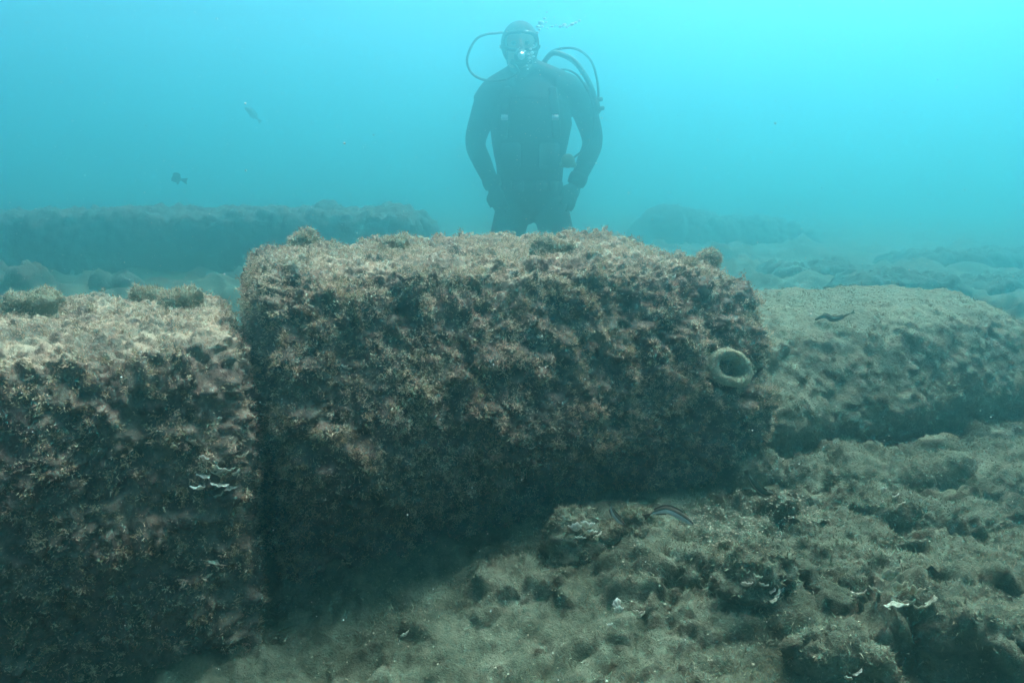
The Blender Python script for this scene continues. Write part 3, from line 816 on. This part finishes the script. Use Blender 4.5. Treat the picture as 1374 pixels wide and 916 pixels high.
fish('faint pale fish tilted in open water, nose towards the surface', [at_y(329, 145, 5.4), at_y(335, 149, 5.4), at_y(340, 154, 5.4), at_y(346, 160, 5.4)], 0.042, 0.018, FM_P, deep=1.5, name='bream')

# ------------------------------------------------------------------ ring sponge
loc, nor = crust_hit(body_mid, 978, 494)
if loc is None: loc = at_y(978, 494, 1.55)
loc = at_y(978, 494, loc.y - 0.014)
sp = thing('ring_sponge', 'olive ring shaped sponge with a wide dark hollow on the tall block', 'sponge', loc - Vector((0, 0, 0.0)))
prof = [(0.030, 0.055), (0.041, 0.022), (0.047, 0.0), (0.0455, -0.014), (0.038, -0.022), (0.0305, -0.0195), (0.0265, -0.010), (0.0250, 0.004), (0.023, 0.020), (0.016, 0.032), (0.0, 0.035)]
seg = 64
PP = np.array(catmull([(a, b, 0) for a, b in prof], 5))
V, F = [], []
for i, (rr, zz, _) in enumerate(PP):
    for k in range(seg):
        a = 2 * math.pi * k / seg
        wob = 1 + 0.06 * math.sin(2 * a + 0.6) + 0.02 * math.sin(3 * a + 2) + 0.008 * math.sin(5 * a) + 0.006 * math.sin(11 * a + i * 0.3)
        V.append((rr * math.cos(a) * wob * 1.16, zz + 0.004 * math.sin(2 * a + 1), rr * math.sin(a) * wob * 0.92))
V = np.array(V) * KK * 0.90
V += 0.0018 * np.stack([perlin(V * 90, 5), perlin(V * 90 + 7, 6), perlin(V * 90 + 3, 7)], 1)
i = (np.arange(len(PP) - 1)[:, None] * seg + np.arange(seg)[None, :]).ravel()
kk = np.tile(np.arange(seg), len(PP) - 1)
nx_ = i - kk + (kk + 1) % seg
spb = mesh_np('body', V, np.stack([i, i + seg, nx_ + seg, nx_], 1), M_SPONGE, sp)
sp.rotation_euler = (R(-22), R(28), R(4))
nb = normals_of(spb); g = np.random.default_rng(5); pick = g.integers(0, int(len(V) * 0.72), 5000)
filaments('fuzz', V[pick], nb[pick], 0.0034, 0.00035, np.array([[0.46, 0.42, 0.29], [0.38, 0.345, 0.235]]), sp, 0.5, 0.1, 33)

# ------------------------------------------------------------------ peacock algae: curled fans with pale rims
def fan(root, pos, out, size, seed, pale):
    g = random.Random(seed)
    out = Vector(out).normalized()
    side = out.cross(Vector((g.uniform(-.4, .4), g.uniform(-.4, .4), 1))).normalized()
    nrm = side.cross(out).normalized()
    na, nr = 17, 7
    span = g.uniform(1.1, 2.0); curl = g.uniform(0.5, 1.3); ph = g.uniform(0, 6)
    V, T = [], []
    for j in range(nr + 1):
        r_ = j / nr
        for i in range(na + 1):
            a = (i / na - .5) * span
            rad = size * (0.06 + 0.94 * r_) * (1 + 0.10 * math.sin(a * 5 + ph) * r_)
            lift = size * (curl * 0.45 * r_ * r_ + (0.10 * math.sin(a * 4 + ph) + 0.07 * math.sin(a * 11 + ph * 2)) * r_)
            V.append(Vector(pos) + out * math.cos(a) * rad + side * math.sin(a) * rad + nrm * lift)
            c = Vector((0.30, 0.27, 0.17)) if (j % 3) else Vector((0.42, 0.41, 0.33))
            c = c.lerp(Vector((0.60, 0.60, 0.54)), min(1, pale * (0.45 + 0.55 * (j >= nr - 1))))
            T.append(tuple(c))
    F = [(j * (na + 1) + i, j * (na + 1) + i + 1, (j + 1) * (na + 1) + i + 1, (j + 1) * (na + 1) + i) for j in range(nr) for i in range(na)]
    o = mesh_np('frond', np.array([tuple(v) for v in V]), np.array(F), M_PADINA, root, True, np.array(T))
    md = o.modifiers.new('thickness', 'SOLIDIFY'); md.thickness = 0.0007
    return o
def padina(label, spots, base, group=None):
    """spots: (world point, outward direction, size, paleness)"""
    root = thing('peacock_algae', label, 'algae', base, 0, group)
    for k, (p, d, s_, pale) in enumerate(spots):
        fan(root, Vector(p) - Vector(base), d, s_ * KK * 1.0, hash((round(p[0], 4), k)) % 9999, pale)
    return root
def padina_px(label, lst, obs, group=None, lift=0.004):
    """lst: (px, py, size, paleness, direction); placed on the first crust met"""
    spots, seen = [], Vector((0, 0, 0))
    for (px, py, s_, pale, d) in lst:
        best = None
        for o in obs:
            l_, n_ = crust_hit(o, px, py)
            if l_ is not None and (best is None or (l_.y < best[0].y)): best = (l_, n_)
        if best is None: continue
        p = best[0] + best[1] * lift
        dd = Vector(d) if d else (best[1] + Vector((random.uniform(-.4, .4), -.3, random.uniform(-.2, .5))))
        spots.append((p, dd, s_, pale))
    if spots: return padina(label, spots, spots[0][0], group)
padina_px('white curled algae cluster on the near corner of the gap', [(276, 621, .016, 1, (-.2, -1, .6)), (283, 640, .020, 1, (-.3, -1, -.1)), (279, 652, .018, 1, (-.5, -1, -.4)), (290, 648, .018, .9, (.2, -1, -.3)), (296, 633, .016, .7, (.4, -1, .2)), (304, 645, .016, .6, (.6, -.8, -.4)), (306, 628, .015, .4, (.5, -1, .3)), (315, 640, .014, .5, (.8, -.7, .1)), (322, 618, .016, .25, (.9, -.7, .2)), (300, 660, .013, .5, (.2, -1, -.8)), (288, 628, .014, .6, (0, -1, .4))], ALLB)
padina_px('olive yellow algae blades high on the near block face', [(258, 590, .014, .25, (-.4, -1, .5)), (262, 596, .012, .15, (.2, -1, .3)), (246, 600, .012, .1, (-.5, -1, .2)), (298, 566, .008, 1, (0, -1, .3))], ALLB)
padina_px('white algae cluster crowning the small knobbly rock', [(776, 712, .016, 1, (-.3, -.7, .8)), (785, 711, .018, 1, (.1, -.8, .8)), (793, 716, .016, 1, (.5, -.8, .4)), (798, 724, .014, .6, (.8, -.7, .1)), (781, 718, .012, .8, (0, -1, .2))], ALLB)
padina_px('pair of pale curled algae blades on the open rubble', [(830, 818, .013, 1, (-.2, -.3, 1)), (835, 826, .012, .8, (-.3, -.6, .8)), (856, 826, .012, 1, (.6, -.6, .5)), (848, 824, .013, .4, (.2, -.8, .4))], ALLB)
padina_px('single small pale shell like blade lying on the rubble', [(820, 843, .009, 1, (-.5, -.6, .3))], ALLB)
padina_px('fringe of brown algae fans along the overhanging lip', [(1182, 792, .022, .3, (-.6, -1, .1)), (1198, 806, .026, .4, (-.2, -1, -.05)), (1214, 812, .020, .15, (.1, -1, .3)), (1228, 812, .016, .2, (.4, -1, .3)), (1240, 804, .016, .2, (.7, -.8, .2)), (1160, 794, .014, .6, (-.5, -1, 0)), (1205, 796, .022, .1, (0, -.8, .5)), (1222, 795, .02, .1, (.3, -.8, .5)), (1193, 778, .018, .1, (-.2, -.5, .8)), (1208, 772, .016, .1, (.2, -.5, .9))], ALLB)
padina_px('row of pale algae blades along the dark rock stub', [(1003, 782, .010, .7, (-.5, -.8, .4)), (1012, 780, .010, .3, (.0, -.8, .6)), (1020, 788, .011, .5, (.4, -.8, .4)), (1026, 796, .011, .7, (.7, -.7, .2)), (1030, 806, .010, .5, (.8, -.6, 0)), (1038, 800, .010, .6, (.8, -.5, .4)), (1046, 796, .010, .7, (.5, -.6, .6))], ALLB)
padina_px('pale algae blades on the tip of the pointed rock', [(1187, 663, .012, .9, (-.2, -.7, .7)), (1194, 668, .013, .8, (.4, -.8, .4)), (1205, 678, .012, .7, (.8, -.6, .1))], ALLB)
padina_px('white algae blade on the dark pitted stone', [(1146, 903, .012, .8, (.5, -.8, .3)), (1135, 904, .010, .4, (-.4, -.8, .4))], ALLB)
padina_px('tiny pale algae blade low on the tall block', [(708, 595, .010, .7, (.1, -1, .3)), (714, 598, .008, .5, (.5, -1, 0))], ALLB)
padina_px('tiny grey algae curl halfway up the tall block', [(461, 497, .009, .8, (-.3, -1, .4)), (466, 492, .008, .5, (.3, -1, .4))], ALLB)
padina_px('small white curl in the tall block face by the gap', [(357, 553, .010, .9, (-.5, -1, .2)), (352, 556, .008, .7, (-.8, -.8, -.1))], ALLB)
padina_px('small pale algae curl on the shoulder above the sponge', [(905, 380, .011, .7, (.2, -.8, .6)), (898, 376, .009, .4, (-.3, -.8, .6))], ALLB)
padina_px('pale brown blades at the bottom corner of the near block', [(287, 752, .016, .3, (-.2, -1, -.2)), (279, 768, .014, .15, (-.4, -1, -.4))], ALLB)
padina_px('pale shell like flake in the sand under the tall block', [(545, 852, .011, .6, (.3, -.6, .5))], ALLB)

# ------------------------------------------------------------------ bushy algae standing on the block tops
def bush(label, px, py, wpx, hpx, ob_, seed):
    l_, n_ = crust_hit(ob_, px, py)
    if l_ is None:
        for dy in range(2, 40, 2):
            l_, n_ = crust_hit(ob_, px, py + dy)
            if l_ is not None: break
    if l_ is None: return
    s_ = l_.y / FPX
    W_, H_ = wpx * s_ * 0.8, hpx * s_ * 0.75
    root = thing('bushy_algae', label, 'algae', l_)
    p, F, nrm = rounded_box(W_, W_ * 0.8, H_, min(W_, H_) * 0.33, 0.0016)
    S = p * 60 + seed
    p = p + nrm * (W_ * (0.40 * lumps(S * (0.05 / W_), seed, 0.8) + 0.30 * fbm(S * 0.6, 3, seed)))[:, None]
    p[:, 2] -= 0.004
    b_ = mesh_np('clump', p, F, M_ROCK, root)
    n = normals_of(b_); g = np.random.default_rng(seed); pick = g.integers(0, len(p), 2600)
    filaments('algae_turf', p[pick], n[pick], 0.0050, 0.00042, PAL_TURF, root, 0.6, 0.4, seed)
bush('bushy tuft standing on the top corner of the tall block', 408, 326, 30, 22, body_mid, 201)
bush('low dark tuft on the back edge of the tall block top', 525, 332, 36, 14, body_mid, 202)
bush('dark knob of algae by the end of the tall block top', 950, 350, 26, 13, body_mid, 203)
bush('squat algae knob further in on the tall block top', 925, 353, 18, 9, body_mid, 204)
bush('algae tuft on the tall block below the diver', 745, 334, 46, 12, body_mid, 205)
bush('brown algae mound on the near block top, far from the gap', 45, 412, 58, 22, body_left, 206)
bush('rounded algae mound on the near block back edge', 198, 398, 38, 14, body_left, 207)
bush('flat ragged algae mound on the near block back edge', 240, 402, 40, 11, body_left, 208)

# ------------------------------------------------------------------ turf, grit and drifting flecks
g = np.random.default_rng(77)
sv = np.empty(len(seabed.data.vertices) * 3, np.float32); seabed.data.vertices.foreach_get('co', sv); sv = sv.reshape(-1, 3)
sn = normals_of(seabed)
zone = (sv[:, 0] > -0.55) & (sv[:, 0] < 1.1) & (sv[:, 1] > 0.32) & (sv[:, 1] < 1.35)
grow = np.clip(0.25 + perlin(sv * 7, 44) + 0.7 * perlin(sv * 21, 45), 0.03, 2)
grit = smooth01(-np.hypot((sv[:, 0] - 0.25) / 0.13, (sv[:, 1] - 0.78) / 0.076), -1.1, -0.4)
wt = zone * grow * (1 - 0.85 * grit); wt = wt / wt.sum()
pick = g.choice(len(sv), 150000, p=wt)
o = filaments('seabed_turf', sv[pick] + g.normal(0, 0.003, (len(pick), 3)) * np.array([1, 1, 0.2]), sn[pick], 0.0036, 0.00042, PAL_SILT, None, 0.7, 0.2, 301)
tag(o, 'short fuzzy algae growing over the rubble of the sea floor', 'algae', kind='stuff')
# grit and shell fragments
wt = zone * (0.06 + 2.2 * grit); wt = wt / wt.sum()
n = 9000
pick = g.choice(len(sv), n, p=wt)
r_ = KK * g.uniform(0.0008, 0.0028, n)[:, None, None] * np.array([1, 1, 0.6])
oc = np.array([[1, 0, 0], [-.6, .8, 0], [-.6, -.8, 0], [0, 0, 1], [0.2, .1, -1]], float)
rot = np.array([Euler(q).to_matrix() for q in g.uniform(0, 6.28, (n, 3))])
V = (np.einsum('nij,kj->nki', rot, oc) * r_ + (sv[pick] + g.normal(0, 0.003, (n, 3)) * np.array([1, 1, 0]))[:, None, :]).reshape(-1, 3)
k = np.arange(n) * 5
F = np.concatenate([np.stack([k + a, k + b, k + c], 1) for a, b, c in ((0, 1, 3), (1, 2, 3), (2, 0, 3), (1, 0, 4), (2, 1, 4), (0, 2, 4))])
o = mesh_np('shell_grit', V, F, M_SHELL, None, False)
tag(o, 'pale grit and shell fragments strewn over the sandy patch', 'grit', kind='stuff')
# drifting flecks
n = 9000
P_ = np.stack([g.uniform(-1.7, 1.9, n), 0.28 + 2.7 * g.random(n) ** 1.5, g.uniform(0.03, 1.4, n)], 1)
r_ = (g.uniform(0.0004, 0.0010, n) * (0.45 + 0.55 * P_[:, 1]))[:, None, None]
rot = np.array([Euler(q).to_matrix() for q in g.uniform(0, 6.28, (n, 3))])
V = (np.einsum('nij,kj->nki', rot, oc) * r_ + P_[:, None, :]).reshape(-1, 3)
k = np.arange(n) * 5
F = np.concatenate([np.stack([k + a, k + b, k + c], 1) for a, b, c in ((0, 1, 3), (1, 2, 3), (2, 0, 3), (1, 0, 4), (2, 1, 4), (0, 2, 4))])
o = mesh_np('drifting_flecks', V, F, M_SNOW, None, False)
tag(o, 'tiny pale flecks drifting in the water', 'flecks', kind='stuff')

# ------------------------------------------------------------------ haze (the water)
hb = bmesh.new()
bmesh.ops.create_cube(hb, size=1.0)
bmesh.ops.scale(hb, vec=(130, 130, HAZE_TOP + 1.6), verts=hb.verts)
bmesh.ops.translate(hb, vec=(0, 20, (HAZE_TOP - 1.6) / 2), verts=hb.verts)
mh = bpy.data.materials.new('sea_water'); mh.use_nodes = True
hn = mh.node_tree.nodes
hn.remove(hn['Principled BSDF'])
pv = hn.new('ShaderNodeVolumePrincipled')
pv.inputs['Color'].default_value = HAZE_COLOR
pv.inputs['Density'].default_value = HAZE_DENSITY
pv.inputs['Anisotropy'].default_value = HAZE_ANISO
mh.node_tree.links.new(pv.outputs[0], hn['Material Output'].inputs['Volume'])
haze = mesh_bm('haze', hb, mh, None, False)
tag(haze, 'pale blue green sea water filling the whole scene', 'water', kind='stuff')
